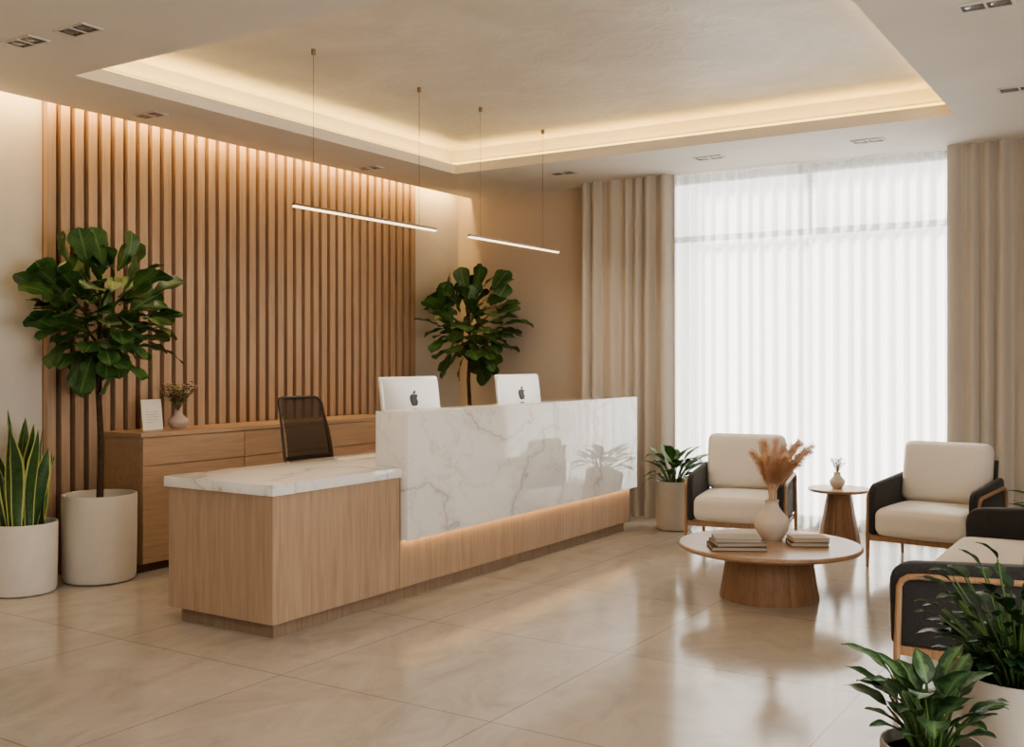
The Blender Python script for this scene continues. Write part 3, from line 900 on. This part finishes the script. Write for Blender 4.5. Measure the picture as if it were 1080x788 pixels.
for i in range(NP):
    a = i * 2.4; sp = .02 + .19 * math.sqrt(i / NP)
    dx = V((math.cos(a), math.sin(a), 0)) * sp + V((.06, .04, 0))
    L = random.uniform(.31, .47) * (1 - .08 * i / NP)
    st = V((math.cos(a) * .015, math.sin(a) * .015, 0))
    pts = [st + V((0, 0, L * f)) + dx * (f ** 1.7) - V((0, 0, .05 * f ** 4)) for f in [k / 8 for k in range(9)]]
    pts = [st * .6 + V((0, 0, .0))] + [p + V((0, 0, .03)) for p in pts]
    bm = bmesh.new()
    tube(bm, pts, [.002] * 10, 5)
    for j in range(560):
        f = .34 + .66 * random.random() ** .9; idx = f * 8
        k0 = min(7, int(idx)); p = pts[k0 + 1].lerp(pts[k0 + 2] if k0 + 2 < len(pts) else pts[-1], idx - k0)
        ax = (pts[min(9, k0 + 2)] - pts[k0 + 1]).normalized()
        q = V((random.gauss(0, 1), random.gauss(0, 1), random.gauss(0, 1))); q = (q - ax * q.dot(ax)).normalized()
        env = math.sin(PI * min(1, max(.12, (f - .26) / .78))) ** .6
        ln = random.uniform(.03, .08) * (.45 + .6 * env)
        e = p + (ax * .85 + q * random.uniform(.25, .95)).normalized() * ln + V((0, 0, -.010))
        sd = ax.cross(q) * .0015
        m_ = p.lerp(e, .5) + q * .006
        v0 = bm.verts.new(p - sd * .5); v1 = bm.verts.new(p + sd * .5); v2 = bm.verts.new(m_ + sd); v3 = bm.verts.new(m_ - sd); v4 = bm.verts.new(e)
        bm.faces.new((v0, v1, v2, v3)); bm.faces.new((v3, v2, v4))
    obj('plume', bm, M['plume'], t)

def sprigs(name, lab, loc, n, H, sp, leaf_mat, seed, neck):
    random.seed(seed)
    t = thing(name, lab, 'dried flowers', loc)
    for i in range(n):
        bm = bmesh.new(); uvl = bm.loops.layers.uv.new('UVMap')
        a = i * 2.4; s = sp * math.sqrt((i + .5) / n)
        top = V((math.cos(a) * s, math.sin(a) * s, neck + H * random.uniform(.6, 1.0)))
        b0 = V((math.cos(a) * .005, math.sin(a) * .005, 0)); b1 = b0 + V((0, 0, neck)); mid = b1.lerp(top, .5) + V((0, 0, H * .08))
        tube(bm, [b0, b1, mid, top], [.0022, .002, .0018, .001], 5, 0)
        for j in range(8):
            f = .30 + .70 * j / 7; p = b1.lerp(mid, f * 2) if f < .5 else mid.lerp(top, f * 2 - 1)
            b = random.uniform(0, 2 * PI); d = V((math.cos(b), math.sin(b), .5))
            leaf(bm, uvl, p, d, V((0, 0, 1)), H * .22, H * .068, 'oval', .3, .1, 0, 4, 1)
        for j in range(3):
            p = top + V([random.uniform(-1, 1) * H * .05 for _ in range(3)])
            r_ = bmesh.ops.create_icosphere(bm, subdivisions=1, radius=H * .035, matrix=Matrix.Translation(p))
            for v in r_['verts']:
                for fc in v.link_faces:
                    fc.material_index = 2
        obj('sprig', bm, [M['twig'], leaf_mat, M['bud']], t)
vase('small round pink clay vase on the cabinet top', (-6.35, 5.28, .9855), vprof(.078, .135, .03, .045), M['vaserose'])
sprigs('flower_sprigs', 'sprigs of muted green leaves with tiny pink buds in the pink vase', (-6.35, 5.28, .9855 + .104), 20, .21, .15, M['sage'], 4, .034)
vase('small cream bud vase on the side table', (-2.36, 8.70, .4452), vprof(.062, .13, .026, .035), M['vase'])
sprigs('flower_sprigs', 'little sprigs of dried flowers in the bud vase on the side table', (-2.36, 8.70, .4452 + .10), 12, .11, .07, M['bookD'], 6, .034)

# ------------------------------------------------------------------ light
CW = (1.0, .66, .21)
cz = 3.285
area('cove_light', (TX0 - .085, (TY0 + TY1) / 2, cz), .05, 4.0, 14, CW, (0, PI, 0))
area('cove_light', (TX1 + .085, (TY0 + TY1) / 2, cz), .05, 4.0, 14, CW, (0, PI, 0))
area('cove_light', ((TX0 + TX1) / 2, TY0 - .085, cz), 4.3, .05, 14, CW, (PI, 0, 0))
area('cove_light', ((TX0 + TX1) / 2, TY1 + .085, cz), 4.3, .05, 14, CW, (PI, 0, 0))
area('wall_wash', (-6.47, 5.6, 3.38), .025, 7.2, 58, (1, .66, .27), (0, math.radians(4), 0))
area('rear_fill_light', (.6, .2, 3.22), 3.0, 2.2, 88, (1, .92, .81))  # unseen soft fill added behind the camera to brighten the room
pl = area('window_portal', ((WX0 + WX1) / 2, YB + .25, (WZ0 + WZ1) / 2), WX1 - WX0, WZ1 - WZ0, 1, (1, 1, 1), (-PI / 2, 0, 0))
pl.data.cycles.is_portal = True
pl = area('window_portal', (XR + .22, (RY0 + RY1) / 2, (RZ0 + RZ1) / 2), RZ1 - RZ0, RY1 - RY0, 1, (1, 1, 1), (0, PI / 2, 0))  # portal for the added right-wall opening
pl.data.cycles.is_portal = True
s = D.lights.new('sun', 'SUN'); s.energy = 19; s.angle = math.radians(12); s.color = (1, .97, .93)
so = D.objects.new('sun', s); C.objects.link(so)
so.rotation_euler = V((.72, -.55, -.42)).to_track_quat('-Z', 'Y').to_euler()
so.location = (-8, 15, 8)

wd = D.worlds.new('World'); SC.world = wd
wd.use_nodes = True
bg = wd.node_tree.nodes['Background']
bg.inputs['Color'].default_value = (1.0, .966, .925, 1)
bg.inputs['Strength'].default_value = 7.0
try:
    SC.view_settings.look = 'AgX - Medium High Contrast'
    SC.view_settings.exposure = 0.1
except Exception:
    pass

# ------------------------------------------------------------------ camera
cam = D.cameras.new('Camera')
cam.sensor_width = 36; cam.lens = 36 * 1100 / 1080
cam.shift_y = -14 / 1080
co = D.objects.new('Camera', cam); C.objects.link(co)
co.location = (0, 0, 1.5)
co.rotation_euler = (PI / 2, 0, math.radians(32.5))
SC.camera = co
